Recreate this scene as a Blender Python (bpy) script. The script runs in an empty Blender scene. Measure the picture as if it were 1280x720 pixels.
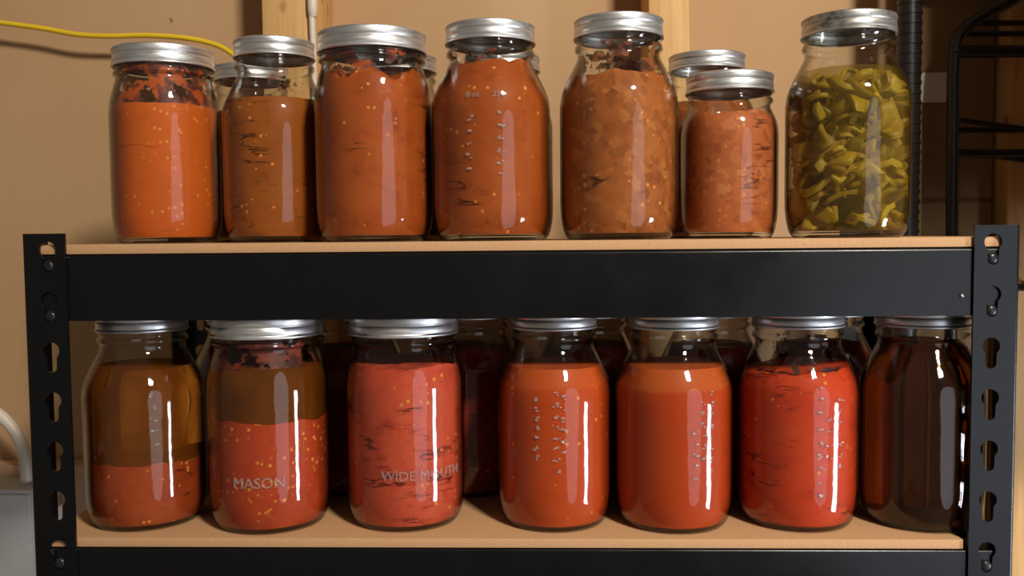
import bpy, bmesh, math, random
from mathutils import Vector, Matrix, noise as mnoise

R = math.radians
PI = math.pi
scene = bpy.context.scene
col = scene.collection

# ------------------------------------------------------------------ camera, world, lights, exposure
# world axes: x right, y away from the camera, z up; z = 0 is the top of the upper shelf board,
# y = 0 the front plane of the rack's posts
YAW, PITCH, ROLL = -0.03356, -0.0575, -0.00908
cam_d = bpy.data.cameras.new('camera')
cam = bpy.data.objects.new('camera', cam_d)
col.objects.link(cam)
cam_d.sensor_width = 36.0
cam_d.lens = 1148.5 / 1280 * 36.0
cam_d.clip_start = 0.02
cam_d.dof.use_dof = True
cam_d.dof.focus_distance = 0.74
cam_d.dof.aperture_fstop = 11.0
F = Vector((math.sin(YAW) * math.cos(PITCH), math.cos(YAW) * math.cos(PITCH), math.sin(PITCH)))
RR = F.cross(Vector((0, 0, 1))).normalized()
UU = RR.cross(F)
R2 = RR * math.cos(ROLL) + UU * math.sin(ROLL)
U2 = -RR * math.sin(ROLL) + UU * math.cos(ROLL)
M = Matrix((R2, U2, -F)).transposed().to_4x4()
M.translation = Vector((0.01145, -0.6805, 0.00433))
cam.matrix_world = M
scene.camera = cam

world = bpy.data.worlds.new('world')
scene.world = world
world.use_nodes = True
world.node_tree.nodes['Background'].inputs[0].default_value = (1.0, 0.82, 0.66, 1)
world.node_tree.nodes['Background'].inputs[1].default_value = 0.12


def area(name, loc, target, sx, sy, power, color, shape='RECTANGLE'):
    d = bpy.data.lights.new(name, 'AREA')
    d.shape = shape
    d.size, d.size_y = sx, sy
    d.energy = power
    d.color = color
    o = bpy.data.objects.new(name, d)
    col.objects.link(o)
    o.location = loc
    o.rotation_euler = (Vector(target) - Vector(loc)).to_track_quat('-Z', 'Y').to_euler()
    return o


area('ceiling_lamp', (0.90, -1.55, 1.28), (-0.1, 0.2, -0.02), 0.26, 0.26, 49.0, (1.0, 0.91, 0.79))
area('tall_window_light', (1.22, -0.52, -0.48), (0.1, 0.05, -0.2), 0.15, 0.50, 8.0, (0.82, 0.87, 1.0))
area('broad_haze_light', (1.1, -1.5, -0.2), (0.0, 0.1, -0.1), 1.0, 1.5, 4.8, (0.80, 0.87, 1.0), 'ELLIPSE')  # broad soft lamp added for the pale haze reflected in the jars

scene.view_settings.view_transform = 'Standard'
scene.view_settings.look = 'None'
scene.view_settings.exposure = 0.0
scene.view_settings.gamma = 1.0
scene.view_settings.use_curve_mapping = False
scene.cycles.use_denoising = True
scene.cycles.transparent_max_bounces = 40
scene.cycles.max_bounces = 12
scene.cycles.transmission_bounces = 10
scene.cycles.glossy_bounces = 5
scene.cycles.caustics_reflective = False
scene.cycles.caustics_refractive = False
scene.cycles.sample_clamp_indirect = 4.0


# ------------------------------------------------------------------ materials
def srgb(r, g, b):
    def f(c):
        c /= 255.0
        return c / 12.92 if c <= 0.04045 else ((c + 0.055) / 1.055) ** 2.4
    return (f(r), f(g), f(b), 1.0)


class NT:
    def __init__(s, name):
        s.m = bpy.data.materials.new(name)
        s.m.use_nodes = True
        s.t = s.m.node_tree
        s.t.nodes.clear()
        s.out = s.t.nodes.new('ShaderNodeOutputMaterial')

    def n(s, kind, **kw):
        nd = s.t.nodes.new('ShaderNode' + kind)
        for k, v in kw.items():
            if k.startswith('_'):
                setattr(nd, k[1:], v)
        return nd

    def l(s, a, b):
        s.t.links.new(a, b)

    def coords(s, off=(0, 0, 0), scale=(1, 1, 1)):
        tc = s.n('TexCoord')
        mp = s.n('Mapping')
        mp.inputs['Location'].default_value = off
        mp.inputs['Scale'].default_value = scale
        s.l(tc.outputs['Object'], mp.inputs['Vector'])
        return mp.outputs[0]

    def noise(s, vec, scale, detail=3, rough=0.55):
        nd = s.n('TexNoise')
        nd.inputs['Scale'].default_value = scale
        nd.inputs['Detail'].default_value = detail
        nd.inputs['Roughness'].default_value = rough
        s.l(vec, nd.inputs['Vector'])
        return nd.outputs['Fac']

    def ramp(s, fac, stops):
        nd = s.n('ValToRGB')
        e = nd.color_ramp.elements
        while len(e) < len(stops):
            e.new(0.5)
        for i, (p, c) in enumerate(stops):
            e[i].position = p
            e[i].color = c if len(c) == 4 else (*c, 1)
        s.l(fac, nd.inputs[0])
        return nd.outputs[0]

    def math(s, op, a, b=None, c=None):
        nd = s.n('Math', _operation=op)
        for i, v in enumerate((a, b, c)):
            if v is None:
                continue
            if isinstance(v, (int, float)):
                nd.inputs[i].default_value = v
            else:
                s.l(v, nd.inputs[i])
        return nd.outputs[0]

    def mix(s, fac, a, b):
        nd = s.n('MixRGB')
        for i, v in enumerate((fac, a, b)):
            if isinstance(v, (int, float)):
                nd.inputs[i].default_value = v
            elif isinstance(v, tuple):
                nd.inputs[i].default_value = v
            else:
                s.l(v, nd.inputs[i])
        return nd.outputs[0]

    def bump(s, h, strength, dist=0.001):
        b = s.n('Bump')
        b.inputs['Strength'].default_value = strength
        b.inputs['Distance'].default_value = dist
        s.l(h, b.inputs['Height'])
        return b.outputs[0]

    def principled(s, color, rough=0.5, metal=0.0, spec=0.5, normal=None):
        p = s.n('BsdfPrincipled')
        for k, v in (('Base Color', color), ('Roughness', rough), ('Metallic', metal), ('Specular IOR Level', spec)):
            if isinstance(v, (int, float, tuple)):
                p.inputs[k].default_value = v
            else:
                s.l(v, p.inputs[k])
        if normal is not None:
            s.l(normal, p.inputs['Normal'])
        return p.outputs[0]

    def done(s, sh):
        s.l(sh, s.out.inputs['Surface'])
        return s.m


def wood_mat(name, base, dark, grain=(3, 60, 60), knots=False, rough=0.6):
    t = NT(name)
    v = t.coords(scale=grain)
    n1 = t.noise(v, 3.0, 5)
    c = t.ramp(n1, [(0.3, dark), (0.62, base)])
    if knots:
        v2 = t.coords(off=(0.3, 0.1, 0.02), scale=(9, 9, 5))
        vo = t.n('TexVoronoi')
        vo.inputs['Scale'].default_value = 2.2
        t.l(v2, vo.inputs['Vector'])
        k = t.ramp(vo.outputs['Distance'], [(0.06, (1, 1, 1)), (0.14, (0, 0, 0))])
        c = t.mix(k, c, srgb(150, 92, 45))
    return t.done(t.principled(c, rough, spec=0.25, normal=t.bump(n1, 0.15)))


def board_mat():
    t = NT('particle_board')
    v = t.coords()
    n1 = t.noise(v, 900, 3)
    n2 = t.noise(v, 14, 3)
    c = t.ramp(n1, [(0.3, srgb(194, 149, 106)), (0.7, srgb(210, 167, 123))])
    c = t.mix(t.math('MULTIPLY', n2, 0.35), c, srgb(190, 146, 104))
    return t.done(t.principled(c, 0.75, spec=0.2, normal=t.bump(n1, 0.15)))


def wall_mat():
    t = NT('kraft_wall')
    v = t.coords()
    n1 = t.noise(v, 3.0, 4)
    n2 = t.noise(v, 250, 3)
    n3 = t.noise(t.coords(scale=(6, 1, 1)), 9, 3)
    c = t.ramp(n1, [(0.3, srgb(187, 151, 112)), (0.7, srgb(201, 165, 125))])
    c = t.mix(t.math('MULTIPLY', n3, 0.35), c, srgb(182, 146, 104))
    sp = t.ramp(t.noise(v, 60, 2), [(0.765, (0, 0, 0)), (0.785, (1, 1, 1))])
    c = t.mix(t.math('MULTIPLY', sp, 0.6), c, srgb(110, 75, 45))
    return t.done(t.principled(c, 0.8, spec=0.2, normal=t.bump(n2, 0.06)))


def paint_black():
    t = NT('black_powder_coat')
    v = t.coords()
    n = t.noise(v, 1200, 2)
    n2 = t.noise(v, 25, 3)
    r = t.ramp(n2, [(0.3, (0.20, 0.20, 0.20)), (0.7, (0.30, 0.30, 0.30))])
    return t.done(t.principled((0.0038, 0.0040, 0.0046, 1), r, spec=0.42, normal=t.bump(n, 0.08, 0.0003)))


def plain(name, c, rough=0.5, metal=0.0, spec=0.5, nscale=40, var=0.12):
    t = NT(name)
    n = t.noise(t.coords(), nscale, 3)
    d = tuple(x * (1 - var) for x in c[:3]) + (1,)
    l = tuple(min(1, x * (1 + var)) for x in c[:3]) + (1,)
    return t.done(t.principled(t.ramp(n, [(0.3, d), (0.7, l)]), rough, metal, spec))


def lid_mat(name, base=(0.80, 0.81, 0.81, 1), worn=0.0):
    t = NT(name)
    v = t.coords()
    n = t.noise(t.coords(scale=(1, 1, 8)), 60, 4)
    r = t.ramp(n, [(0.3, (0.32, 0.32, 0.32)), (0.7, (0.48, 0.48, 0.48))])
    c = t.ramp(n, [(0.25, tuple(x * 0.85 for x in base[:3]) + (1,)), (0.7, base)])
    if worn:
        w = t.ramp(t.noise(v, 55, 5, 0.7), [(0.52, (0, 0, 0)), (0.66, (1, 1, 1))])
        c = t.mix(t.math('MULTIPLY', w, worn), c, (0.10, 0.085, 0.06, 1))
    return t.done(t.principled(c, r, 0.9, 0.5, t.bump(n, 0.05)))


def glass_mat(name='jar_glass', body=0.0, bump=0.25, tint=(0.97, 0.975, 0.96)):
    """thin clear glass: light passes straight through, surface reflects by Fresnel"""
    t = NT(name)
    v = t.coords()
    nrm = t.bump(t.noise(v, 70, 2), bump, 0.0009)
    lw = t.n('LayerWeight')
    lw.inputs['Blend'].default_value = 0.5
    t.l(nrm, lw.inputs['Normal'])
    f = lw.outputs['Facing']
    f5 = t.math('POWER', f, 4.0)
    fr = t.math('MULTIPLY_ADD', f5, 0.80, 0.035)
    tr = t.n('BsdfTransparent')
    t.l(t.ramp(f, [(0.45, (*tint, 1)), (0.97, (0.50, 0.49, 0.45, 1))]), tr.inputs[0])
    gl = t.n('BsdfGlossy')
    gl.inputs['Roughness'].default_value = 0.035
    t.l(nrm, gl.inputs['Normal'])
    mx = t.n('MixShader')
    t.l(fr, mx.inputs[0])
    t.l(tr.outputs[0], mx.inputs[1])
    t.l(gl.outputs[0], mx.inputs[2])
    sh = mx.outputs[0]
    if body:
        df = t.n('BsdfDiffuse')
        df.inputs[0].default_value = (0.9, 0.86, 0.84, 1)
        m2 = t.n('MixShader')
        m2.inputs[0].default_value = body
        t.l(sh, m2.inputs[1])
        t.l(df.outputs[0], m2.inputs[2])
        sh = m2.outputs[0]
    return t.done(sh)


def sauce_mat(name, base, light, dark, seeds=0.5, cracks=0.5, mottle=0.5, off=(0, 0, 0), top=None, chunks=0.0):
    """cooked tomato: mottled pulp, yellow seeds, dark cracks where the pulp has pulled apart"""
    t = NT(name)
    v = t.coords(off=off)
    n1 = t.noise(v, 45, 5, 0.65)
    lo = 0.5 - 0.22 * mottle
    c = t.ramp(n1, [(max(lo - 0.12, 0.05), dark), (lo + 0.1, base), (0.78, light)])
    c = t.mix(1 - mottle, c, base)
    n2 = t.noise(v, 320, 2)
    c = t.mix(t.math('MULTIPLY', t.ramp(n2, [(0.5, (0, 0, 0)), (0.7, (1, 1, 1))]), 0.22), c, light)
    if chunks:
        cv = t.n('TexVoronoi')
        cv.inputs['Scale'].default_value = 170
        wv = t.n('VectorMath', _operation='MULTIPLY_ADD')
        nz = t.n('TexNoise')
        nz.inputs['Scale'].default_value = 60
        t.l(v, nz.inputs['Vector'])
        t.l(nz.outputs['Color'], wv.inputs[0])
        wv.inputs[1].default_value = (0.016, 0.016, 0.016)
        t.l(v, wv.inputs[2])
        t.l(wv.outputs[0], cv.inputs['Vector'])
        sc = t.n('SeparateColor')
        t.l(cv.outputs['Color'], sc.inputs[0])
        cc = t.ramp(sc.outputs[0], [(0.0, dark), (0.35, base), (0.75, base), (1.0, light)])
        c = t.mix(t.math('MULTIPLY', t.noise(v, 40, 3), chunks * 1.6), c, cc)
    if cracks:
        vs = t.coords(off=(off[0] + 3, off[1], off[2]), scale=(7, 7, 42))
        n3 = t.noise(vs, 1.3, 4, 0.6)
        k = t.ramp(n3, [(0.480, (0, 0, 0)), (0.495, (1, 1, 1)), (0.505, (1, 1, 1)), (0.520, (0, 0, 0))])
        k2 = t.ramp(t.noise(v, 20, 2), [(0.64 - 0.2 * cracks, (0, 0, 0)), (0.74 - 0.2 * cracks, (1, 1, 1))])
        c = t.mix(t.math('MULTIPLY', t.math('MULTIPLY', k, k2), 0.85), c, tuple(x * 0.22 for x in dark[:3]) + (1,))
        n4 = t.ramp(t.noise(t.coords(off=off, scale=(1, 1, 2.2)), 38, 4, 0.7), [(0.64 - 0.05 * cracks, (0, 0, 0)), (0.72 - 0.05 * cracks, (1, 1, 1))])
        c = t.mix(t.math('MULTIPLY', n4, 0.55 * cracks), c, tuple(x * 0.35 for x in dark[:3]) + (1,))
    if seeds:
        vo = t.n('TexVoronoi')
        vo.inputs['Scale'].default_value = 210
        t.l(v, vo.inputs['Vector'])
        d = t.ramp(vo.outputs['Distance'], [(0.22, (1, 1, 1)), (0.34, (0, 0, 0))])
        rnd = t.n('SeparateColor')
        t.l(vo.outputs['Color'], rnd.inputs[0])
        pick = t.math('GREATER_THAN', rnd.outputs[0], 1.0 - 0.34 * seeds)
        clus = t.ramp(t.noise(v, 28, 2), [(0.43, (0, 0, 0)), (0.55, (1, 1, 1))])
        c = t.mix(t.math('MULTIPLY', t.math('MULTIPLY', d, pick), clus), c, srgb(226, 142, 62))
    if top:
        sz = t.n('SeparateXYZ')
        t.l(v, sz.inputs[0])
        wob = t.math('MULTIPLY_ADD', t.noise(v, 25, 2), 0.006, sz.outputs[2])
        mr = t.n('MapRange')
        t.l(wob, mr.inputs[0])
        mr.inputs[1].default_value = top[0] + off[2]
        mr.inputs[2].default_value = top[0] + 0.003 + off[2]
        c = t.mix(t.math('MULTIPLY', mr.outputs[0], 0.8), c, top[1])
    return t.done(t.principled(c, 0.45, spec=0.12, normal=t.bump(n2, 0.15, 0.0006)))


def juice_mat(name, tint, body, amount, rough=0.03):
    """clear coloured liquid: refracts, with a little suspended pulp"""
    t = NT(name)
    g = t.n('BsdfGlass')
    g.inputs['IOR'].default_value = 1.33
    g.inputs['Roughness'].default_value = rough
    g.inputs['Color'].default_value = tint
    n = t.noise(t.coords(scale=(1, 1, 0.4)), 50, 3)
    d = t.n('BsdfDiffuse')
    t.l(t.ramp(n, [(0.3, tuple(x * 0.6 for x in body[:3]) + (1,)), (0.7, body)]), d.inputs[0])
    mx = t.n('MixShader')
    mx.inputs[0].default_value = amount
    t.l(g.outputs[0], mx.inputs[1])
    t.l(d.outputs[0], mx.inputs[2])
    return t.done(mx.outputs[0])


def brine_mat():
    t = NT('pickle_brine')
    tr = t.n('BsdfTransparent')
    tr.inputs[0].default_value = (0.93, 0.90, 0.70, 1)
    d = t.n('BsdfDiffuse')
    n = t.noise(t.coords(), 30, 3)
    t.l(t.ramp(n, [(0.3, srgb(120, 98, 30)), (0.7, srgb(160, 130, 55))]), d.inputs[0])
    mx = t.n('MixShader')
    mx.inputs[0].default_value = 0.22
    t.l(tr.outputs[0], mx.inputs[1])
    t.l(d.outputs[0], mx.inputs[2])
    return t.done(mx.outputs[0])


def residue_mat(name, color, cover, off=(0, 0, 0), dark=None):
    """patches of sauce stuck on the inside of the glass; bare glass between"""
    t = NT(name)
    v = t.coords(off=off)
    n = t.noise(v, 55, 4, 0.6)
    m = t.ramp(n, [(0.60 - 0.25 * cover, (0, 0, 0)), (0.64 - 0.25 * cover, (1, 1, 1))])
    tr = t.n('BsdfTransparent')
    c = color
    if dark:
        c = t.mix(t.ramp(t.noise(v, 90, 3), [(0.45, (0, 0, 0)), (0.55, (1, 1, 1))]), color, dark)
    p = t.principled(c, 0.5, spec=0.3)
    mx = t.n('MixShader')
    t.l(t.math('MULTIPLY', m, 0.9), mx.inputs[0])
    t.l(tr.outputs[0], mx.inputs[1])
    t.l(p, mx.inputs[2])
    return t.done(mx.outputs[0])


MAT = {
    'wall': wall_mat(),
    'stud': wood_mat('pine_stud', srgb(226, 182, 122), srgb(205, 158, 98), (40, 40, 2.2), True),
    'board': board_mat(),
    'black': paint_black(),
    'rivet': plain('rivet_black', (0.02, 0.021, 0.023, 1), 0.3, 0.3),
    'pin': plain('steel_pin', (0.55, 0.5, 0.45, 1), 0.35, 0.9),
    'lid': lid_mat('lid_steel'),
    'lid_worn': lid_mat('lid_steel_worn', (0.58, 0.57, 0.54, 1), 0.75),
    'disc': lid_mat('lid_disc_steel', (0.66, 0.64, 0.60, 1)),
    'glass': glass_mat(),
    'emboss': glass_mat('embossed_glass', 0.11, 0.1),  # white diffuse share paints in the highlights of raised letters and dots
    'cord': plain('yellow_cord', srgb(236, 200, 38), 0.45, var=0.05),
    'white': plain('white_plastic', srgb(225, 215, 200), 0.4, var=0.04),
    'grey': plain('grey_enamel', srgb(196, 196, 192), 0.5, var=0.06),
    'card': plain('cardboard', srgb(146, 116, 78), 0.8, spec=0.15, nscale=20),
    'card_dark': plain('cardboard_seam', srgb(110, 84, 54), 0.85, spec=0.1),
    'paper': plain('pale_label', srgb(238, 226, 210), 0.8, spec=0.1, var=0.05),
    'sill': plain('pale_sill', srgb(206, 172, 140), 0.8, spec=0.15, nscale=25, var=0.06),
    'wire': plain('black_wire', (0.014, 0.012, 0.011, 1), 0.3),
    'floor': plain('concrete', srgb(120, 112, 104), 0.85, spec=0.1),
    'brine': brine_mat(),
}


# ------------------------------------------------------------------ mesh helpers
def mesh_from(bm, name, mats, smooth=35):
    me = bpy.data.meshes.new(name)
    bmesh.ops.recalc_face_normals(bm, faces=bm.faces)
    bm.to_mesh(me)
    bm.free()
    for m in (mats if isinstance(mats, (list, tuple)) else [mats]):
        me.materials.append(m)
    if smooth:
        for p in me.polygons:
            p.use_smooth = True
        me.set_sharp_from_angle(angle=R(smooth))
    return me


def obj(name, data, parent=None, loc=(0, 0, 0), rot=(0, 0, 0)):
    o = bpy.data.objects.new(name, data)
    col.objects.link(o)
    o.parent = parent
    o.location = loc
    o.rotation_euler = rot
    return o


def thing(name, label, cat, loc=(0, 0, 0), rotz=0.0, group=None):
    o = obj(name, None, None, loc, (0, 0, rotz))
    o.empty_display_size = 0.02
    tag(o, label, cat, group)
    return o


def tag(o, label, cat, group=None):
    o['label'] = label
    o['category'] = cat
    if group:
        o['group'] = group
    return o


def structure(o):
    o['kind'] = 'structure'
    return o


def box(bm, x0, x1, y0, y1, z0, z1, bev=0.0, seg=2):
    b2 = bmesh.new()
    bmesh.ops.create_cube(b2, size=1)
    for v in b2.verts:
        v.co = Vector(((x0 + x1) / 2 + v.co.x * (x1 - x0), (y0 + y1) / 2 + v.co.y * (y1 - y0), (z0 + z1) / 2 + v.co.z * (z1 - z0)))
    if bev:
        bmesh.ops.bevel(b2, geom=b2.edges[:], offset=bev, segments=seg, profile=0.5, affect='EDGES')
    me = bpy.data.meshes.new('tmp')
    b2.to_mesh(me)
    b2.free()
    bm.from_mesh(me)
    bpy.data.meshes.remove(me)


def box_mesh(name, mat, *a, **k):
    bm = bmesh.new()
    box(bm, *a, **k)
    return mesh_from(bm, name, mat, 40)


def tube(bm, pts, r, seg=10, smooth_n=0):
    """round tube along points; smooth_n > 0 resamples a Catmull-Rom curve"""
    P = [Vector(p) for p in pts]
    if smooth_n:
        Q = []
        E = [P[0] * 2 - P[1]] + P + [P[-1] * 2 - P[-2]]
        for i in range(1, len(E) - 2):
            for k in range(smooth_n):
                t = k / smooth_n
                a, b, c, d = E[i - 1], E[i], E[i + 1], E[i + 2]
                Q.append(0.5 * ((2 * b) + (c - a) * t + (2 * a - 5 * b + 4 * c - d) * t * t + (3 * b - a - 3 * c + d) * t ** 3))
        Q.append(P[-1])
        P = Q
    rings = []
    up = Vector((0.13, 0.31, 0.94))
    for i, p in enumerate(P):
        d = (P[min(i + 1, len(P) - 1)] - P[max(i - 1, 0)]).normalized()
        a = d.cross(up)
        if a.length < 1e-3:
            a = d.cross(Vector((1, 0, 0)))
        a.normalize()
        b = a.cross(d)
        rings.append([bm.verts.new(p + (a * math.cos(q) + b * math.sin(q)) * r) for q in (2 * PI * k / seg for k in range(seg))])
    for A, B in zip(rings, rings[1:]):
        for k in range(seg):
            bm.faces.new((A[k], A[(k + 1) % seg], B[(k + 1) % seg], B[k]))
    bm.faces.new(rings[0])
    bm.faces.new(rings[-1][::-1])


def tube_mesh(name, mat, pts, r, seg=10, smooth_n=0):
    bm = bmesh.new()
    tube(bm, pts, r, seg, smooth_n)
    return mesh_from(bm, name, mat, 50)


def lathe(bm, prof, seg=64, wobble=None):
    """closed-at-axis where r = 0"""
    rings = []
    for r, z in prof:
        if r < 1e-6:
            rings.append([bm.verts.new((0, 0, z))])
        else:
            rings.append([bm.verts.new(((r + (wobble(k, z) if wobble else 0)) * math.cos(2 * PI * k / seg),
                                        (r + (wobble(k, z) if wobble else 0)) * math.sin(2 * PI * k / seg), z)) for k in range(seg)])
    for A, B in zip(rings, rings[1:]):
        for k in range(seg):
            a, b = A[k % len(A)], A[(k + 1) % len(A)]
            c, d = B[(k + 1) % len(B)], B[k % len(B)]
            f = [a]
            for q in (b, c, d):
                if q not in f:
                    f.append(q)
            if len(f) >= 3:
                bm.faces.new(f)


def spline(pts, n=6):
    out = []
    E = [(2 * pts[0][0] - pts[1][0], 2 * pts[0][1] - pts[1][1])] + list(pts) + [(2 * pts[-1][0] - pts[-2][0], 2 * pts[-1][1] - pts[-2][1])]
    for i in range(1, len(E) - 2):
        for k in range(n):
            t = k / n
            r = []
            for j in (0, 1):
                a, b, c, d = E[i - 1][j], E[i][j], E[i + 1][j], E[i + 2][j]
                r.append(0.5 * ((2 * b) + (c - a) * t + (2 * a - 5 * b + 4 * c - d) * t * t + (3 * b - a - 3 * c + d) * t ** 3))
            out.append(tuple(r))
    out.append(pts[-1])
    return out


def holed_plate(name, outer, holes, thick, mat):
    """flat plate in the xz plane (facing -y) with real holes cut through"""
    cu = bpy.data.curves.new(name, 'CURVE')
    cu.dimensions = '2D'
    cu.fill_mode = 'BOTH'
    cu.extrude = thick / 2
    for loop in [outer] + holes:
        s = cu.splines.new('POLY')
        s.points.add(len(loop) - 1)
        for p, (x, z) in zip(s.points, loop):
            p.co = (x, z, 0, 1)
        s.use_cyclic_u = True
    tmp = bpy.data.objects.new('tmp', cu)
    col.objects.link(tmp)
    me = bpy.data.meshes.new_from_object(tmp.evaluated_get(bpy.context.evaluated_depsgraph_get()))
    bpy.data.objects.remove(tmp)
    bpy.data.curves.remove(cu)
    for v in me.vertices:
        x, z, y = v.co
        v.co = (x, -y, z)
    bm = bmesh.new()
    bm.from_mesh(me)
    bpy.data.meshes.remove(me)
    bmesh.ops.remove_doubles(bm, verts=bm.verts, dist=1e-6)
    return bm


# ------------------------------------------------------------------ the setting
FLOOR_Z = -0.95
WALL_Y = 0.402
STUD_Y = 0.318
structure(obj('wall_back', box_mesh('wall_back', MAT['wall'], -1.6, 1.3, WALL_Y, WALL_Y + 0.02, FLOOR_Z, 1.4)))
structure(obj('floor', box_mesh('floor', MAT['floor'], -1.6, 1.9, -2.4, WALL_Y + 0.02, FLOOR_Z - 0.03, FLOOR_Z)))
structure(obj('trim_1', box_mesh('trim_1', MAT['sill'], -1.6, -0.37, WALL_Y - 0.03, WALL_Y, -0.62, -0.262, bev=0.002)))
for nm, x0, x1 in (('wall_stud', -0.290, -0.231), ('wall_stud', 0.126, 0.170), ('wall_stud', 0.506, 0.550)):
    structure(obj(nm, box_mesh('wall_stud', MAT['stud'], x0, x1, STUD_Y, WALL_Y - 0.0005, FLOOR_Z, 1.4, bev=0.002)))

# ------------------------------------------------------------------ the rack
XL, XR = -0.3808, 0.3589          # outer edges of the front posts
PW, PT = 0.033, 0.0022            # post face width, steel thickness
POST_TOP = 0.0086
RACK_D = 0.305
BOARD_T = 0.0072
BEAM_H = 0.0502
LOWER = -0.2252                   # top of the lower board
HOLE_PITCH = 0.0381
HOLE_TOP = POST_TOP - 0.0125

rack = thing('shelving_rack', 'black boltless steel shelving rack with keyhole posts holding the jars', 'shelving rack', (0, 0, FLOOR_Z))
RZ = -FLOOR_Z


def keyhole(cx, cz):
    rc, hw, dep = 0.0064, 0.0042, 0.0165
    a0 = math.asin(hw / rc)
    pts = []
    for k in range(25):
        a = -PI / 2 + a0 + (2 * PI - 2 * a0) * k / 24
        pts.append((cx + rc * math.cos(a), cz + rc * math.sin(a)))
    for k in range(1, 8):
        a = PI + PI * k / 8
        pts.append((cx + hw * math.cos(a), cz - dep + hw + hw * math.sin(a)))
    # hw circle starts at the left side of the slot
    return pts


def make_post(outer_left, x_out, y_face, sgn_y):
    """L-shaped post: face with keyholes plus a side flange on the outer edge; sgn_y +1 = flange runs backwards"""
    s = 1 if outer_left else -1
    xa, xb = x_out, x_out + s * PW
    x0, x1 = min(xa, xb), max(xa, xb)
    zs = []
    z = HOLE_TOP
    while z > FLOOR_Z + 0.05:
        zs.append(z)
        z -= HOLE_PITCH
    zb = FLOOR_Z + 0.004
    rr = 0.0025
    xi0, xi1 = (x0 + rr, x1) if outer_left else (x0, x1 - rr)
    hx = x_out + s * 0.0195
    bm = holed_plate('post', [(xi0, zb), (xi1, zb), (xi1, POST_TOP), (xi0, POST_TOP)], [keyhole(hx, q) for q in zs], PT, None)
    for v in bm.verts:
        v.co.y = y_face + sgn_y * (PT / 2 + v.co.y * sgn_y)
    # rounded bend and flange
    sec = []
    ro, ri = rr, max(rr - PT, 0.0003)
    cx, cy = x_out + s * rr, y_face + sgn_y * rr
    for k in range(7):
        a = PI / 2 * k / 6
        sec.append((cx - s * ro * math.sin(a), cy - sgn_y * ro * math.cos(a)))
    sec.append((x_out, y_face + sgn_y * PW))
    sec.append((x_out + s * PT, y_face + sgn_y * PW))
    for k in range(6, -1, -1):
        a = PI / 2 * k / 6
        sec.append((cx - s * ri * math.sin(a), cy - sgn_y * ri * math.cos(a)))
    lo = [bm.verts.new((x, y, zb)) for x, y in sec]
    hi = [bm.verts.new((x, y, POST_TOP)) for x, y in sec]
    n = len(sec)
    for k in range(n):
        bm.faces.new((lo[k], lo[(k + 1) % n], hi[(k + 1) % n], hi[k]))
    for k in range(n // 2 - 1):
        for L in (lo, hi):
            bm.faces.new((L[k], L[k + 1], L[n - 2 - k], L[n - 1 - k]))
    return mesh_from(bm, 'post', MAT['black'], 30)


for left, x_out in ((True, XL), (False, XR)):
    for y, sg in ((0.0, 1), (RACK_D, -1)):
        p = obj('post', make_post(left, x_out, y, sg), rack, (0, 0, RZ))
        s = 1 if left else -1
        bmf = bmesh.new()
        box(bmf, min(x_out, x_out + s * PW) - 0.001, max(x_out, x_out + s * PW) + 0.001,
            min(y, y + sg * PW) - 0.001, max(y, y + sg * PW) + 0.001, FLOOR_Z, FLOOR_Z + 0.02, 0.002)
        obj('foot_cap', mesh_from(bmf, 'foot_cap', MAT['rivet']), p)


def beam_profile(y0, sg):
    """angle section: front web, rounded top edge, ledge running inwards under the board"""
    t = 0.0018
    r = 0.0026
    pts = [(y0, -BEAM_H), (y0, -r)]
    for k in range(1, 6):
        a = PI / 2 * k / 5
        pts.append((y0 + sg * (r - r * math.cos(a)), -r + r * math.sin(a)))
    pts += [(y0 + sg * 0.026, 0), (y0 + sg * 0.026, -t), (y0 + sg * r, -t), (y0 + sg * t, -r), (y0 + sg * t, -BEAM_H)]
    return pts


def rivet(parent, x, y, z, sg):
    bm = bmesh.new()
    prof = [(0, 0), (0.0044, 0), (0.0044, 0.0012), (0.0040, 0.0022), (0.0028, 0.0030), (0.0012, 0.0033), (0, 0.0034)]
    lathe(bm, prof, 20)
    for v in bm.verts:
        x_, y_, z_ = v.co
        v.co = (x + x_, y - sg * z_, z + y_)
    obj('rivet', mesh_from(bm, 'rivet', MAT['rivet'], 60), parent)


def front_beam(z_top, y0, sg):
    bm = bmesh.new()
    pr = beam_profile(y0, sg)
    A = [bm.verts.new((XL + 0.0035, y, z_top + z)) for y, z in pr]
    B = [bm.verts.new((XR - 0.0035, y, z_top + z)) for y, z in pr]
    n = len(pr)
    for k in range(n):
        bm.faces.new((A[k], A[(k + 1) % n], B[(k + 1) % n], B[k]))
    bm.faces.new(A)
    bm.faces.new(B[::-1])
    b = obj('beam', mesh_from(bm, 'beam', MAT['black'], 30), rack, (0, 0, RZ))
    # rivets sit in the slots of the keyholes
    k = round((HOLE_TOP - (z_top - 0.008)) / HOLE_PITCH)
    z1 = HOLE_TOP - k * HOLE_PITCH - 0.0120
    for q in (z1, z1 - HOLE_PITCH):
        for x in (XL + 0.0195, XR - 0.0195):
            rivet(b, x, y0, q, sg)
    if sg > 0:
        bm = bmesh.new()
        lathe(bm, [(0, 0), (0.0016, 0), (0.0015, 0.0009), (0.0009, 0.0015), (0, 0.0017)], 14)
        for v in bm.verts:
            x_, y_, z_ = v.co
            v.co = (XR - 0.0405 + x_, y0 - z_, z_top - 0.0355 + y_)
        obj('locking_pin', mesh_from(bm, 'locking_pin', MAT['pin'], 60), b)
    return b


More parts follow.
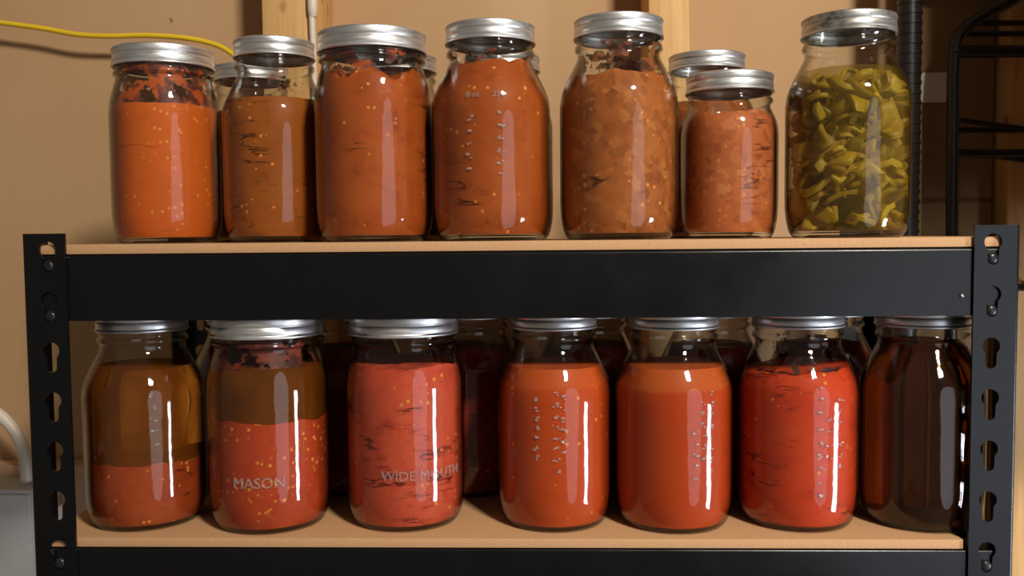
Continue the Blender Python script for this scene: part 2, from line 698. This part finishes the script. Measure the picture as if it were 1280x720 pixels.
def side_beam(z_top, x_out, s):
    bm = bmesh.new()
    box(bm, min(x_out + s * 0.003, x_out + s * 0.0048), max(x_out + s * 0.003, x_out + s * 0.0048), PW, RACK_D - PW, z_top - BEAM_H, z_top, 0.0005)
    box(bm, min(x_out + s * 0.003, x_out + s * 0.026), max(x_out + s * 0.003, x_out + s * 0.026), PW, RACK_D - PW, z_top - 0.0018, z_top, 0.0005)
    obj('side_beam', mesh_from(bm, 'side_beam', MAT['black'], 30), rack, (0, 0, RZ))


UP_BEAM = -BOARD_T - 0.0004
LOW_BEAM = LOWER - BOARD_T - 0.0004
for zt in (UP_BEAM, LOW_BEAM):
    front_beam(zt, PT + 0.0003, 1)
    front_beam(zt, RACK_D - PT - 0.0003, -1)
    side_beam(zt, XL, 1)
    side_beam(zt, XR, -1)

tag(obj('shelf_board', box_mesh('shelf_board', MAT['board'], XL + 0.0030, XR - 0.0030, 0.0030, RACK_D - 0.003, -BOARD_T, 0, bev=0.0006)),
    'tan particle board of the upper shelf, under the top row of jars', 'shelf board')
tag(obj('shelf_board', box_mesh('shelf_board', MAT['board'], XL + 0.0030, XR - 0.0355, 0.0030, RACK_D - 0.003, LOWER - BOARD_T, LOWER, bev=0.0006)),
    'tan particle board of the lower shelf, under the bottom row of jars', 'shelf board')

# ------------------------------------------------------------------ jars
SEG = 72
JAR = {
    # r of body, height, band radius, shoulder profile (r, z) from body up to the neck
    'regular': dict(rb=0.0472, H=0.1705, rband=0.0352, rn=0.0328, hb=0.0150,
                    sh=[(0.0472, 0.104), (0.0458, 0.113), (0.0418, 0.123), (0.0365, 0.1335), (0.0332, 0.1405), (0.0328, 0.1445)]),
    'wide': dict(rb=0.0472, H=0.1680, rband=0.0432, rn=0.0405, hb=0.0165,
                 sh=[(0.0472, 0.108), (0.0468, 0.115), (0.0452, 0.1255), (0.0427, 0.1345), (0.0410, 0.1400), (0.0405, 0.1430)]),
    'pint': dict(rb=0.0395, H=0.1325, rband=0.0352, rn=0.0328, hb=0.0150,
                 sh=[(0.0395, 0.083), (0.0390, 0.089), (0.0375, 0.0955), (0.0350, 0.1010), (0.0332, 0.1050), (0.0328, 0.1075)]),
}
GT = 0.0013


def outer_profile(kind):
    j = JAR[kind]
    rb, H, rn, hb = j['rb'], j['H'], j['rn'], j['hb']
    low = spline([(rb * 0.80, 0.0), (rb * 0.87, 0.0012), (rb * 0.935, 0.0062), (rb * 0.975, 0.0145), (rb * 0.995, 0.024), (rb, 0.034)], 4)
    sh = spline(j['sh'], 5)
    zb = H - hb
    zn = j['sh'][-1][1]
    g = zb - zn
    neck = [(rn, zn), (rn + 0.0004, zn + 0.08 * g), (rn + 0.0021, zn + 0.22 * g), (rn + 0.0024, zn + 0.36 * g), (rn + 0.0019, zn + 0.50 * g), (rn + 0.0003, zn + 0.62 * g),
            (rn + 0.0002, zn + 0.72 * g), (rn + 0.0013, zn + 0.82 * g), (rn + 0.0014, zn + 0.92 * g), (rn + 0.0002, zb + 0.001), (rn, H - 0.0012)]
    mid = [(rb, z) for z in (0.05, 0.07, 0.09) if z < j['sh'][0][1] - 0.01]
    return low + mid + sh + neck


def r_out(kind, z):
    P = outer_profile(kind)
    for (ra, za), (rb_, zb_) in zip(P, P[1:]):
        if za <= z <= zb_ and zb_ > za:
            return ra + (rb_ - ra) * (z - za) / (zb_ - za)
    return P[-1][0] if z > P[-1][1] else P[0][0]


_cache = {}


def cached(key, fn):
    if key not in _cache:
        _cache[key] = fn()
    return _cache[key]


def glass_mesh(kind):
    def f():
        bm = bmesh.new()
        O = outer_profile(kind)
        I = [(max(r - GT, 0.001), max(z, 0.0035)) for r, z in O][::-1]
        prof = [(0, 0.0025), (O[0][0] * 0.75, 0.0022), (O[0][0] * 0.92, 0.0004)] + O + [(O[-1][0] - GT / 2, O[-1][1] + 0.0006)] + I[:-1] + [(O[0][0] * 0.6, 0.0045), (0, 0.0048)]
        lathe(bm, prof, SEG)
        return mesh_from(bm, 'jar_glass', MAT['glass'], 60)
    return cached(('glass', kind), f)


def band_mesh(kind, mat):
    def f():
        bm = bmesh.new()
        r, H, hb = JAR[kind]['rband'], JAR[kind]['H'], JAR[kind]['hb']
        z0 = H - hb
        k = hb / 0.015
        prof = [(r - 0.0012, z0 + 0.0004), (r + 0.0003, z0), (r + 0.0009, z0 + 0.0005 * k), (r + 0.0009, z0 + 0.0013 * k), (r + 0.0002, z0 + 0.0020 * k), (r - 0.0001, z0 + 0.0026 * k),
                (r + 0.0001, z0 + 0.0032 * k), (r + 0.0001, z0 + 0.0072 * k), (r - 0.0004, z0 + 0.0078 * k), (r - 0.0006, z0 + 0.0084 * k), (r - 0.0004, z0 + 0.0089 * k),
                (r - 0.0001, z0 + 0.0094 * k), (r - 0.0001, z0 + 0.0112 * k), (r - 0.0001, z0 + 0.0122 * k), (r - 0.0001, z0 + 0.0138 * k), (r - 0.0006, z0 + 0.0146 * k), (r - 0.0017, z0 + 0.0150 * k),
                (r - 0.0058, z0 + 0.0150 * k), (r - 0.0060, z0 + 0.0143 * k), (r - 0.0020, z0 + 0.0141 * k), (r - 0.0015, z0 + 0.013 * k)]

        def wob(i, z):
            if z0 + 0.0115 * k < z < z0 + 0.0145 * k:
                return 0.0004 if i % 2 else -0.0004
            return 0
        lathe(bm, prof, 140, wob)
        return mesh_from(bm, 'screw_band', mat, 40)
    return cached(('band', kind, mat.name), f)


def disc_mesh(kind, mat):
    def f():
        bm = bmesh.new()
        r, H = JAR[kind]['rband'] - 0.0021, JAR[kind]['H']
        z = H - 0.0016
        lathe(bm, [(0, z + 0.0002), (r * 0.72, z + 0.0002), (r * 0.76, z + 0.0007), (r * 0.94, z + 0.0007), (r, z), (r, z - 0.0016), (0, z - 0.0016)], SEG)
        return mesh_from(bm, 'lid_disc', mat, 40)
    return cached(('disc', kind, mat.name), f)


def fill_mesh(kind, z0, level, mat, seed=0, amp=0.0, tilt=0.0, tphase=0.0, dome=0.0, inset=0.00015, name='fill'):
    """the jar's content from z0 up to level, hugging the inside of the glass"""
    bm = bmesh.new()
    K = 26
    seg = SEG

    def lev(k):
        a = 2 * PI * k / seg
        return level + tilt * math.cos(a - tphase) + amp * mnoise.noise(Vector((math.cos(a) * 2.2 + seed * 7.1, math.sin(a) * 2.2, seed * 1.3))) \
            + amp * 0.5 * mnoise.noise(Vector((math.cos(a) * 7 + seed, math.sin(a) * 7, 4.4)))
    zb = max(z0, 0.0052)
    L = [lev(k) for k in range(seg)]
    rings = []
    for i in range(K + 1):
        row = []
        for k in range(seg):
            z = zb + (L[k] - zb) * i / K
            r = r_out(kind, z) - GT - inset
            if z < 0.01:
                r = min(r, r_out(kind, z) - GT - inset)
            a = 2 * PI * k / seg
            row.append(bm.verts.new((r * math.cos(a), r * math.sin(a), z)))
        rings.append(row)
    for q in (0.93, 0.72, 0.4):
        row = []
        for k in range(seg):
            a = 2 * PI * k / seg
            r = (r_out(kind, L[k]) - GT - inset) * q
            z = L[k] * q + level * (1 - q) + dome * (1 - q * q) + amp * 0.6 * mnoise.noise(Vector((r * 90, a * 2, seed)))
            row.append(bm.verts.new((r * math.cos(a), r * math.sin(a), z)))
        rings.append(row)
    for A, B in zip(rings, rings[1:]):
        for k in range(seg):
            bm.faces.new((A[k], A[(k + 1) % seg], B[(k + 1) % seg], B[k]))
    bm.faces.new(rings[0][::-1])
    c = bm.verts.new((0, 0, level + dome))
    for k in range(seg):
        bm.faces.new((rings[-1][k], rings[-1][(k + 1) % seg], c))
    return mesh_from(bm, name, mat, 60)


def residue_mesh(kind, z0, z1, mat):
    bm = bmesh.new()
    n = 14
    lathe(bm, [(r_out(kind, z0 + (z1 - z0) * i / n) - GT - 0.0004, z0 + (z1 - z0) * i / n) for i in range(n + 1)], SEG)
    return mesh_from(bm, 'residue', mat, 60)


def wrapped_text(txt, size, kind, z, ang=0.0, depth=0.0006):
    """raised lettering that follows the curve of the glass; ang 0 faces the camera (-y)"""
    cu = bpy.data.curves.new('txt', 'FONT')
    cu.body = txt
    cu.size = size
    cu.align_x = 'CENTER'
    cu.extrude = depth
    cu.resolution_u = 3
    tmp = bpy.data.objects.new('tmp', cu)
    col.objects.link(tmp)
    me = bpy.data.meshes.new_from_object(tmp.evaluated_get(bpy.context.evaluated_depsgraph_get()))
    bpy.data.objects.remove(tmp)
    bpy.data.curves.remove(cu)
    for v in me.vertices:
        x, y, h = v.co
        rr = r_out(kind, z + y) + h - depth * 0.4
        a = x / JAR[kind]['rb'] + ang
        v.co = (rr * math.sin(a), -rr * math.cos(a), z + y)
    return me


rng2 = random.Random(11)


def emboss_mesh(kind, words, marks):
    """words: (text, size, z, angle); marks: (angle, z list, length) rows of raised graduation dashes"""
    bm = bmesh.new()
    for w in words:
        me = wrapped_text(w[0], w[1], kind, w[2], w[3])
        bm.from_mesh(me)
        bpy.data.meshes.remove(me)
    rb = JAR[kind]['rb']
    for ang, zs, ln in marks:
        for z in zs:
            for k in range(3):
                a = ang + (rng2.random() - 0.5) * ln / rb
                zz = z + rng2.uniform(-0.0016, 0.0016)
                rr = r_out(kind, zz) - 0.0002
                b2 = bmesh.new()
                bmesh.ops.create_icosphere(b2, subdivisions=2, radius=1)
                q = rng2.uniform(0.0006, 0.0013)
                for v in b2.verts:
                    v.co = Vector((v.co.x * q * 1.5, v.co.y * q * 0.8, v.co.z * q * 0.9))
                me = bpy.data.meshes.new('tmp')
                b2.to_mesh(me)
                b2.free()
                me.transform(Matrix.Translation((rr * math.sin(a), -rr * math.cos(a), zz)) @ Matrix.Rotation(a, 4, 'Z'))
                bm.from_mesh(me)
                bpy.data.meshes.remove(me)
    return mesh_from(bm, 'embossing', MAT['emboss'], 30)



def make_jar(name, kind, x, y, z, label, group, rot=0.0, worn=False, scale=1.0, cat='jar'):
    t = thing(name, label, cat, (x, y, z), rot, group)
    t.scale = (scale, scale, 1.0)
    obj('glass_body', glass_mesh(kind), t)
    obj('screw_band', band_mesh(kind, MAT['lid_worn'] if worn else MAT['lid']), t)
    obj('lid_disc', disc_mesh(kind, MAT['disc']), t)
    return t


def emboss(t, kind, words, marks):
    obj('embossed_marking', emboss_mesh(kind, words, marks), t)


G_UP = 'mason jars along the front of the upper shelf'
G_LOW = 'mason jars along the front of the lower shelf'
G_UPB = 'mason jars in the second row of the upper shelf'
G_LOWB = 'mason jars in the second row of the lower shelf'

# ---- upper shelf, front row
S = {}
S[1] = sauce_mat('sauce_orange', srgb(208, 98, 34), srgb(220, 114, 46), srgb(184, 78, 26), seeds=0.9, cracks=0.35, mottle=0.25, off=(0.2, 0.5, 0.1))
t = make_jar('mason_jar', 'wide', -0.3195, 0.125, 0, 'jar of bright orange seedy sauce below the yellow cord, left end of upper shelf', G_UP, scale=0.978)
obj('tomato_sauce', fill_mesh('wide', 0, 0.1175, S[1], 1, 0.0008), t)
obj('sauce_residue', residue_mesh('wide', 0.117, 0.150, residue_mat('residue_orange', srgb(186, 84, 32), 0.62, (0.35, 0.1, 0.0), srgb(96, 44, 34))), t)

S[2] = sauce_mat('sauce_brown', srgb(158, 84, 28), srgb(172, 96, 36), srgb(112, 54, 18), seeds=0.4, cracks=0.55, mottle=0.4, off=(1.2, 0.5, 0.3))
t = make_jar('mason_jar', 'regular', -0.2170, 0.11, 0, 'jar of thin brown sauce with clear headspace, in front of the left stud', G_UP, scale=0.955)
obj('tomato_sauce', fill_mesh('regular', 0, 0.1195, S[2], 2, 0.0006), t)
obj('sauce_residue', residue_mesh('regular', 0.119, 0.150, residue_mat('residue_brown', srgb(120, 70, 40), 0.05, (0.9, 0.1, 0.0), srgb(90, 48, 34))), t)

S[3] = sauce_mat('sauce_rust', srgb(168, 78, 30), srgb(186, 96, 40), srgb(106, 42, 20), seeds=0.25, cracks=0.45, mottle=0.7, off=(2.2, 1.5, 0.3), chunks=0.12)
t = make_jar('mason_jar', 'wide', -0.1263, 0.075, 0, 'wide mouthed jar of rust orange sauce packed up to its neck', G_UP, scale=1.01)
obj('tomato_sauce', fill_mesh('wide', 0, 0.134, S[3], 3, 0.009, 0.003, 2.0), t)
obj('sauce_residue', residue_mesh('wide', 0.128, 0.151, residue_mat('residue_rust', srgb(168, 74, 36), 0.5, (1.9, 0.7, 0.0), srgb(92, 44, 34))), t)

S[4] = sauce_mat('sauce_herbed', srgb(164, 76, 27), srgb(182, 92, 38), srgb(96, 38, 16), seeds=0.35, cracks=0.5, mottle=0.75, off=(3.2, 1.5, 1.3), chunks=0.15)
t = make_jar('mason_jar', 'regular', -0.0292, 0.065, 0, 'narrow necked jar of rust orange sauce with a dark fleck below its neck', G_UP, scale=1.008)
obj('tomato_sauce', fill_mesh('regular', 0, 0.1395, S[4], 4, 0.004, 0.002, 0.5), t)
obj('sauce_residue', residue_mesh('regular', 0.130, 0.150, residue_mat('residue_herb', srgb(160, 70, 32), 0.30, (4.9, 0.7, 0.0), srgb(40, 26, 20))), t)
emboss(t, 'regular', [('8 oz', 0.0062, 0.109, -0.25), ('250', 0.0062, 0.109, 0.18)], [(-0.30, [0.055 + 0.0095 * i for i in range(5)], 0.004), (0.22, [0.050 + 0.0095 * i for i in range(6)], 0.006)])

S[5] = sauce_mat('sauce_vegetable', srgb(164, 90, 42), srgb(196, 122, 62), srgb(108, 52, 22), seeds=0.6, cracks=0.45, mottle=0.8, off=(4.2, 2.5, 1.3), chunks=0.6)
t = make_jar('mason_jar', 'regular', 0.0732, 0.065, 0, 'jar of chunky brown vegetable sauce in front of the middle stud', G_UP, scale=0.998)
t.scale.z = 1.02
obj('vegetable_sauce', fill_mesh('regular', 0, 0.126, S[5], 5, 0.004), t)
obj('sauce_residue', residue_mesh('regular', 0.122, 0.150, residue_mat('residue_veg', srgb(150, 80, 40), 0.45, (2.9, 4.7, 0.0), srgb(84, 44, 28))), t)

S[6] = sauce_mat('sauce_salsa', srgb(192, 104, 58), srgb(214, 134, 84), srgb(146, 68, 34), seeds=0.5, cracks=0.2, mottle=0.7, off=(5.2, 2.5, 2.3), chunks=0.55)
t = make_jar('mason_jar', 'pint', 0.1652, 0.085, 0, 'short pint jar of pale orange salsa standing beside the pickle jar', G_UP, scale=0.99)
obj('salsa', fill_mesh('pint', 0, 0.1005, S[6], 6, 0.002), t)

t = make_jar('mason_jar', 'regular', 0.2513, 0.055, 0, 'jar of yellow green pickled peppers with a worn lid', G_UP, worn=True, scale=0.998)
obj('brine', fill_mesh('regular', 0, 0.1285, MAT['brine'], 7, 0.0), t)
rng = random.Random(5)
bm = bmesh.new()
for i in range(300):
    zz = 0.006 + 0.118 * rng.random()
    rmax = r_out('regular', zz) - 0.009
    rr = rmax * math.sqrt(rng.uniform(0.25, 1.0))
    aa = rng.uniform(0, 2 * PI)
    b2 = bmesh.new()
    # a curled slice: bent strip with thickness
    ln, wd, th = rng.uniform(0.018, 0.034), rng.uniform(0.009, 0.017), rng.uniform(0.0025, 0.0045)
    bend = rng.uniform(0.5, 2.2)
    bmesh.ops.create_cube(b2, size=1)
    bmesh.ops.subdivide_edges(b2, edges=b2.edges[:], cuts=3, use_grid_fill=True)
    for v in b2.verts:
        u, w, h = v.co
        w *= (1 - 1.1 * u * u)
        ang = u * bend
        rad = ln / bend
        v.co = Vector((math.sin(ang) * (rad + h * th), w * wd, math.cos(ang) * (rad + h * th) - rad))
    rot = Matrix.Rotation(rng.uniform(0, 6.28), 4, Vector((rng.gauss(0, 1), rng.gauss(0, 1), rng.gauss(0, 1))).normalized())
    me = bpy.data.meshes.new('tmp')
    b2.to_mesh(me)
    b2.free()
    me.transform(Matrix.Translation((rr * math.cos(aa), rr * math.sin(aa), zz)) @ rot)
    for v in me.vertices:
        q = math.hypot(v.co.x, v.co.y)
        lim = r_out('regular', min(max(v.co.z, 0.006), 0.125)) - GT - 0.0008
        if q > lim:
            v.co.x *= lim / q
            v.co.y *= lim / q
        v.co.z = min(max(v.co.z, 0.0056), 0.1265)
    bm.from_mesh(me)
    bpy.data.meshes.remove(me)
tm = NT('pickled_pepper')
gi = tm.n('NewGeometry')
cc = tm.ramp(gi.outputs['Random Per Island'], [(0.0, srgb(116, 92, 14)), (0.35, srgb(172, 138, 26)), (0.7, srgb(198, 166, 54)), (1.0, srgb(142, 102, 24))])
pm = tm.done(tm.principled(cc, 0.4, spec=0.4))
pk = obj('pickled_peppers', mesh_from(bm, 'pickled_peppers', pm, 100), t)
pk['kind'] = 'stuff'

# ---- upper shelf, jars behind the front row
DKRED = sauce_mat('sauce_deep_red', srgb(140, 44, 26), srgb(160, 60, 34), srgb(92, 24, 16), seeds=0.3, cracks=0.4, mottle=0.5, off=(7, 1, 1))


def back_jar(kind, x, y, z, label, group, level=0.125, mat=None):
    t = make_jar('mason_jar', kind, x, y, z, label, group)
    obj('tomato_sauce', cached(('bf', kind, level, (mat or DKRED).name), lambda: fill_mesh(kind, 0, level, mat or DKRED, 3, 0.002)), t)
    return t


back_jar('regular', -0.2735, 0.224, 0, 'jar peeking out behind the gap between the orange jar and the brown jar', G_UPB)
back_jar('regular', -0.1220, 0.185, 0, 'jar behind the wide mouthed rust orange jar, its rim showing on the right', G_UPB)
back_jar('regular', -0.0255, 0.190, 0, 'jar whose rim shows behind the right shoulder of the dark flecked jar', G_UPB)
back_jar('regular', 0.1670, 0.200, 0, 'taller jar standing behind the short pint jar', G_UPB, 0.125, S[5])

# ---- lower shelf, front row
AMBER = juice_mat('amber_juice', (1.0, 0.70, 0.32, 1), srgb(196, 108, 34), 0.25)
DARKJ = juice_mat('dark_juice', (0.55, 0.26, 0.09, 1), srgb(78, 44, 24), 0.28)
S[11] = sauce_mat('settled_red', srgb(156, 64, 28), srgb(178, 88, 42), srgb(118, 42, 20), seeds=0.9, cracks=0.2, mottle=0.5, off=(8, 1, 2))
t = make_jar('mason_jar', 'regular', -0.3150, 0.0555, LOWER, 'narrow necked jar of amber juice over red pulp, left end of lower shelf', G_LOW)
obj('settled_sauce', fill_mesh('regular', 0, 0.052, S[11], 11, 0.004), t)
obj('amber_juice', fill_mesh('regular', 0.049, 0.1270, AMBER, 11, 0, inset=0.0009), t)
emboss(t, 'regular', [], [(0.55, [0.070 + 0.0095 * i for i in range(5)], 0.005)])

t = make_jar('mason_jar', 'wide', -0.2108, 0.050, LOWER, 'wide jar with amber juice over seedy red pulp, embossed MASON near its base', G_LOW, scale=1.015)
S[12] = sauce_mat('seedy_red', srgb(178, 64, 32), srgb(192, 86, 44), srgb(144, 44, 24), seeds=2.2, cracks=0.15, mottle=0.4, off=(9, 1, 2))
obj('settled_sauce', fill_mesh('wide', 0, 0.088, S[12], 12, 0.003), t)
obj('amber_juice', fill_mesh('wide', 0.085, 0.1300, AMBER, 12, 0, inset=0.0009), t)
obj('sauce_residue', residue_mesh('wide', 0.129, 0.150, residue_mat('residue_red', srgb(120, 46, 26), 0.55, (3.9, 1.7, 0.0), srgb(70, 26, 18))), t)
emboss(t, 'wide', [('MASON', 0.0115, 0.0385, 0.10)], [])

t = make_jar('mason_jar', 'wide', -0.1012, 0.0565, LOWER, 'wide jar of pinkish red crushed tomato with raised lettering low on its front', G_LOW, scale=1.01)
S[13] = sauce_mat('crushed_pink_red', srgb(200, 76, 50), srgb(210, 100, 70), srgb(146, 42, 32), seeds=0.5, cracks=0.8, mottle=0.7, off=(10, 1, 2), chunks=0.2)
obj('crushed_tomato', fill_mesh('wide', 0, 0.128, S[13], 13, 0.003), t)
emboss(t, 'wide', [('WIDE MOUTH', 0.0105, 0.0425, 0.46)], [])

t = make_jar('mason_jar', 'regular', 0.0199, 0.0545, LOWER, 'jar of smooth orange red sauce after the dark gap in the bottom row', G_LOW, scale=0.97)
S[14] = sauce_mat('smooth_orange_red', srgb(192, 72, 24), srgb(202, 86, 32), srgb(172, 56, 20), seeds=0.25, cracks=0.0, mottle=0.15, off=(11, 1, 2), top=(0.114, srgb(196, 86, 36)))
obj('tomato_sauce', fill_mesh('regular', 0, 0.1265, S[14], 14, 0.0004), t)
emboss(t, 'regular', [], [(-0.32, [0.060 + 0.0075 * i for i in range(7)], 0.0035), (0.02, [0.050 + 0.0085 * i for i in range(8)], 0.006), (0.14, [0.064 + 0.0085 * i for i in range(6)], 0.004)])

t = make_jar('mason_jar', 'regular', 0.1152, 0.0523, LOWER, 'jar of smooth red sauce with a paler foam band at its surface', G_LOW, scale=0.995)
S[15] = sauce_mat('smooth_red', srgb(188, 66, 21), srgb(196, 78, 27), srgb(172, 52, 18), seeds=0.0, cracks=0.0, mottle=0.12, off=(12, 1, 2), top=(0.112, srgb(196, 92, 38)))
obj('tomato_sauce', fill_mesh('regular', 0, 0.1265, S[15], 15, 0.0004), t)
emboss(t, 'regular', [], [(0.35, [0.060 + 0.0085 * i for i in range(6)], 0.006), (0.22, [0.046 + 0.0085 * i for i in range(5)], 0.004), (0.52, [0.050 + 0.0085 * i for i in range(8)], 0.003)])

t = make_jar('mason_jar', 'regular', 0.2145, 0.057, LOWER, 'jar of bright red tomato with dark cracks, left of the dark broth', G_LOW, scale=1.004)
S[16] = sauce_mat('cracked_red', srgb(206, 66, 32), srgb(216, 84, 44), srgb(156, 38, 22), seeds=0.2, cracks=0.5, mottle=0.45, off=(13, 1.4, 2.2))
obj('tomato_sauce', fill_mesh('regular', 0, 0.1235, S[16], 16, 0.002, 0.0035, 0.2), t)
obj('sauce_residue', residue_mesh('regular', 0.122, 0.146, residue_mat('residue_dark', srgb(60, 30, 24), 0.25, (6.9, 4.7, 0.0), srgb(34, 20, 18))), t)
emboss(t, 'regular', [], [(0.12, [0.030 + 0.0105 * i for i in range(9)], 0.004), (0.45, [0.052 + 0.0085 * i for i in range(7)], 0.006), (0.28, [0.060 + 0.0095 * i for i in range(4)], 0.007)])

t = make_jar('mason_jar', 'regular', 0.3120, 0.0556, LOWER, 'jar of near black brown broth at the right end of the lower shelf', G_LOW)
obj('broth', fill_mesh('regular', 0, 0.143, DARKJ, 17, 0), t)

# ---- lower shelf, second row
for i, (x, lab) in enumerate((
        (-0.262, 'dark red jar behind the gap between the two amber topped jars'),
        (-0.160, 'dark red jar behind the left side of the pinkish red jar'),
        (-0.056, 'dark red jar seen in the dark gap right of the pinkish red jar'),
        (0.052, 'dark red jar behind the gap between the two smooth sauce jars'),
        (0.1625, 'dark red jar behind the gap between foam banded jar and cracked red jar'),
        (0.2640, 'dark red jar behind the gap left of the dark broth'))):
    back_jar('regular', x, 0.150 + 0.004 * (i % 2), LOWER, lab, G_LOWB, 0.130)

# ------------------------------------------------------------------ things on and by the wall
cd = obj('extension_cord', tube_mesh('extension_cord', MAT['cord'], [
    (-0.640, 0.372, 0.258), (-0.565, 0.372, 0.247), (-0.520, 0.371, 0.2385), (-0.480, 0.371, 0.2360), (-0.440, 0.371, 0.2362), (-0.395, 0.371, 0.2325),
    (-0.360, 0.371, 0.2245), (-0.338, 0.370, 0.2115), (-0.318, 0.370, 0.192), (-0.302, 0.372, 0.180), (-0.2915, 0.378, 0.190), (-0.2885, 0.384, 0.215), (-0.2880, 0.386, 0.30), (-0.288, 0.386, 0.5)],
    0.0030, 10, 6))
tag(cd, 'yellow electrical cord sagging across the wall at the upper left', 'cord')

wc = thing('white_cable', 'white cable with a plug hanging on the face of the left stud', 'cable', (-0.2335, STUD_Y - 0.004, 0.21))
obj('wire', tube_mesh('wire', MAT['white'], [(0.0005, 0, -0.12), (0, 0, -0.02), (-0.001, 0, 0.033)], 0.0034, 10, 4), wc)
bm = bmesh.new()
lathe(bm, [(0, 0.030), (0.0036, 0.030), (0.0050, 0.0345), (0.0054, 0.038), (0.0054, 0.07), (0.0040, 0.072), (0.0040, 0.2), (0, 0.2)], 16)
obj('plug', mesh_from(bm, 'plug', MAT['white']), wc)

eb = thing('electrical_box', 'grey metal electrical box on the wall at the lower left edge', 'electrical box', (-0.612, WALL_Y - 0.03, -0.334))
bm = bmesh.new()
box(bm, -0.045, 0.052, -0.055, 0, -0.16, 0.058, 0.003)
obj('housing', mesh_from(bm, 'housing', MAT['grey']), eb)
bm = bmesh.new()
box(bm, -0.04, 0.047, -0.058, -0.055, -0.155, 0.053, 0.001)
obj('cover_plate', mesh_from(bm, 'cover_plate', MAT['grey']), eb)
bm = bmesh.new()
box(bm, 0.052, 0.070, -0.045, -0.025, 0.016, 0.034, 0.003)
obj('connector', mesh_from(bm, 'connector', MAT['white']), eb)
lc = obj('conduit_loop', tube_mesh('conduit_loop', MAT['white'], [(-0.72, 0.345, -0.16), (-0.66, 0.345, -0.178), (-0.620, 0.345, -0.192), (-0.596, 0.345, -0.216), (-0.586, 0.345, -0.246), (-0.585, 0.345, -0.2765)], 0.0068, 12, 6))
tag(lc, 'white cable arching down into the grey electrical box', 'cable')

# ---- black wire rack and cardboard at the right
wr = thing('wire_rack', 'black wire rack with bent tube ends in the dark right corner', 'wire rack', (0.46, 0.33, FLOOR_Z))
W = lambda x, y, z: (x - 0.46, y - 0.33, z - FLOOR_Z)
bm = bmesh.new()
tube(bm, [W(0.403, 0.325, FLOOR_Z + 0.002), W(0.403, 0.325, 0.6)], 0.0125, 16)
for k in range(140):
    z = FLOOR_Z + 0.05 + k * 0.0105
    if z < 0.58:
        b0 = len(bm.verts)
        tube(bm, [W(0.403, 0.325, z), W(0.403, 0.325, z + 0.0035)], 0.0134, 16)
obj('post', mesh_from(bm, 'post', MAT['wire'], 40), wr)
obj('end_frame', tube_mesh('end_frame', MAT['wire'], [W(0.442, 0.300, FLOOR_Z + 0.002), W(0.442, 0.300, -0.2), W(0.440, 0.300, 0.10), W(0.440, 0.300, 0.18), W(0.444, 0.300, 0.205), W(0.462, 0.300, 0.222), W(0.495, 0.300, 0.240), W(0.530, 0.300, 0.258), W(0.610, 0.300, 0.275)], 0.0062, 12, 5), wr)
for z, y, x0, r in ((0.262, 0.325, 0.408, 0.0062), (0.2200, 0.305, 0.450, 0.0030), (0.2105, 0.312, 0.450, 0.0030), (0.1900, 0.300, 0.437, 0.0065), (0.1110, 0.315, 0.445, 0.0030), (0.0850, 0.300, 0.440, 0.0045)):
    obj('rod', tube_mesh('rod', MAT['wire'], [W(x0, y, z), W(0.80, y, z - 0.002)], r, 10), wr)
for a, b in (((0.445, 0.300, 0.120), (0.80, 0.31, 0.070)), ((0.45, 0.305, 0.088), (0.80, 0.32, 0.035))):
    obj('rod', tube_mesh('rod', MAT['wire'], [W(*a), W(*b)], 0.0028, 8), wr)
obj('rear_post', tube_mesh('rear_post', MAT['wire'], [W(0.80, 0.325, FLOOR_Z + 0.002), W(0.80, 0.325, 0.6)], 0.0125, 14), wr)
bm = bmesh.new()
for k in range(17):
    tube(bm, [W(0.490 + k * 0.0185, 0.055, -0.0527), W(0.490 + k * 0.0185, 0.318, -0.0527)], 0.0022, 8)
for y in (0.055, 0.19, 0.318):
    tube(bm, [W(0.487, y, -0.0575), W(0.80, y, -0.0575)], 0.0028, 8)
sh = obj('added_wire_shelf', mesh_from(bm, 'added_wire_shelf', MAT['wire'], 50), wr)  # out-of-view shelf added to carry the shading carton
for y in (0.055,):  # front post added to go with that shelf, also out of view
    obj('post', tube_mesh('post', MAT['wire'], [W(0.812, y, FLOOR_Z + 0.002), W(0.812, y, 0.6)], 0.0125, 14), wr)
cb = thing('cardboard_box', 'tall brown cardboard box behind the black wire rack, with a pale label', 'cardboard box', (0.460, 0.37, FLOOR_Z))
bm = bmesh.new()
box(bm, -0.042, 0.042, -0.028, 0.028, 0.001, 1.42, 0.002)
obj('carton', mesh_from(bm, 'carton', MAT['card']), cb)
bm = bmesh.new()
box(bm, -0.040, -0.010, -0.0292, -0.0275, 1.094, 1.126, 0.0003)
obj('label_sticker', mesh_from(bm, 'label_sticker', MAT['paper']), cb)
bm = bmesh.new()
box(bm, -0.041, 0.041, -0.0290, -0.0275, 0.985, 0.990, 0.0003)
obj('seam', mesh_from(bm, 'seam', MAT['card_dark']), cb)
shade_carton = thing('cardboard_box', 'added out-of-view carton on the wire rack, shading the wall at the right', 'cardboard box', (0.485, 0.22, -0.05))  # unseen carton added to keep lamplight off the right wall bay
bm = bmesh.new()
box(bm, 0.0, 0.27, -0.16, 0.0, 0.0005, 0.80, 0.002)
obj('carton', mesh_from(bm, 'carton', MAT['card']), shade_carton)
bm = bmesh.new()
box(bm, 0.11, 0.16, -0.1612, -0.1595, 0.05, 0.75, 0.0003)
obj('tape', mesh_from(bm, 'tape', MAT['card_dark']), shade_carton)
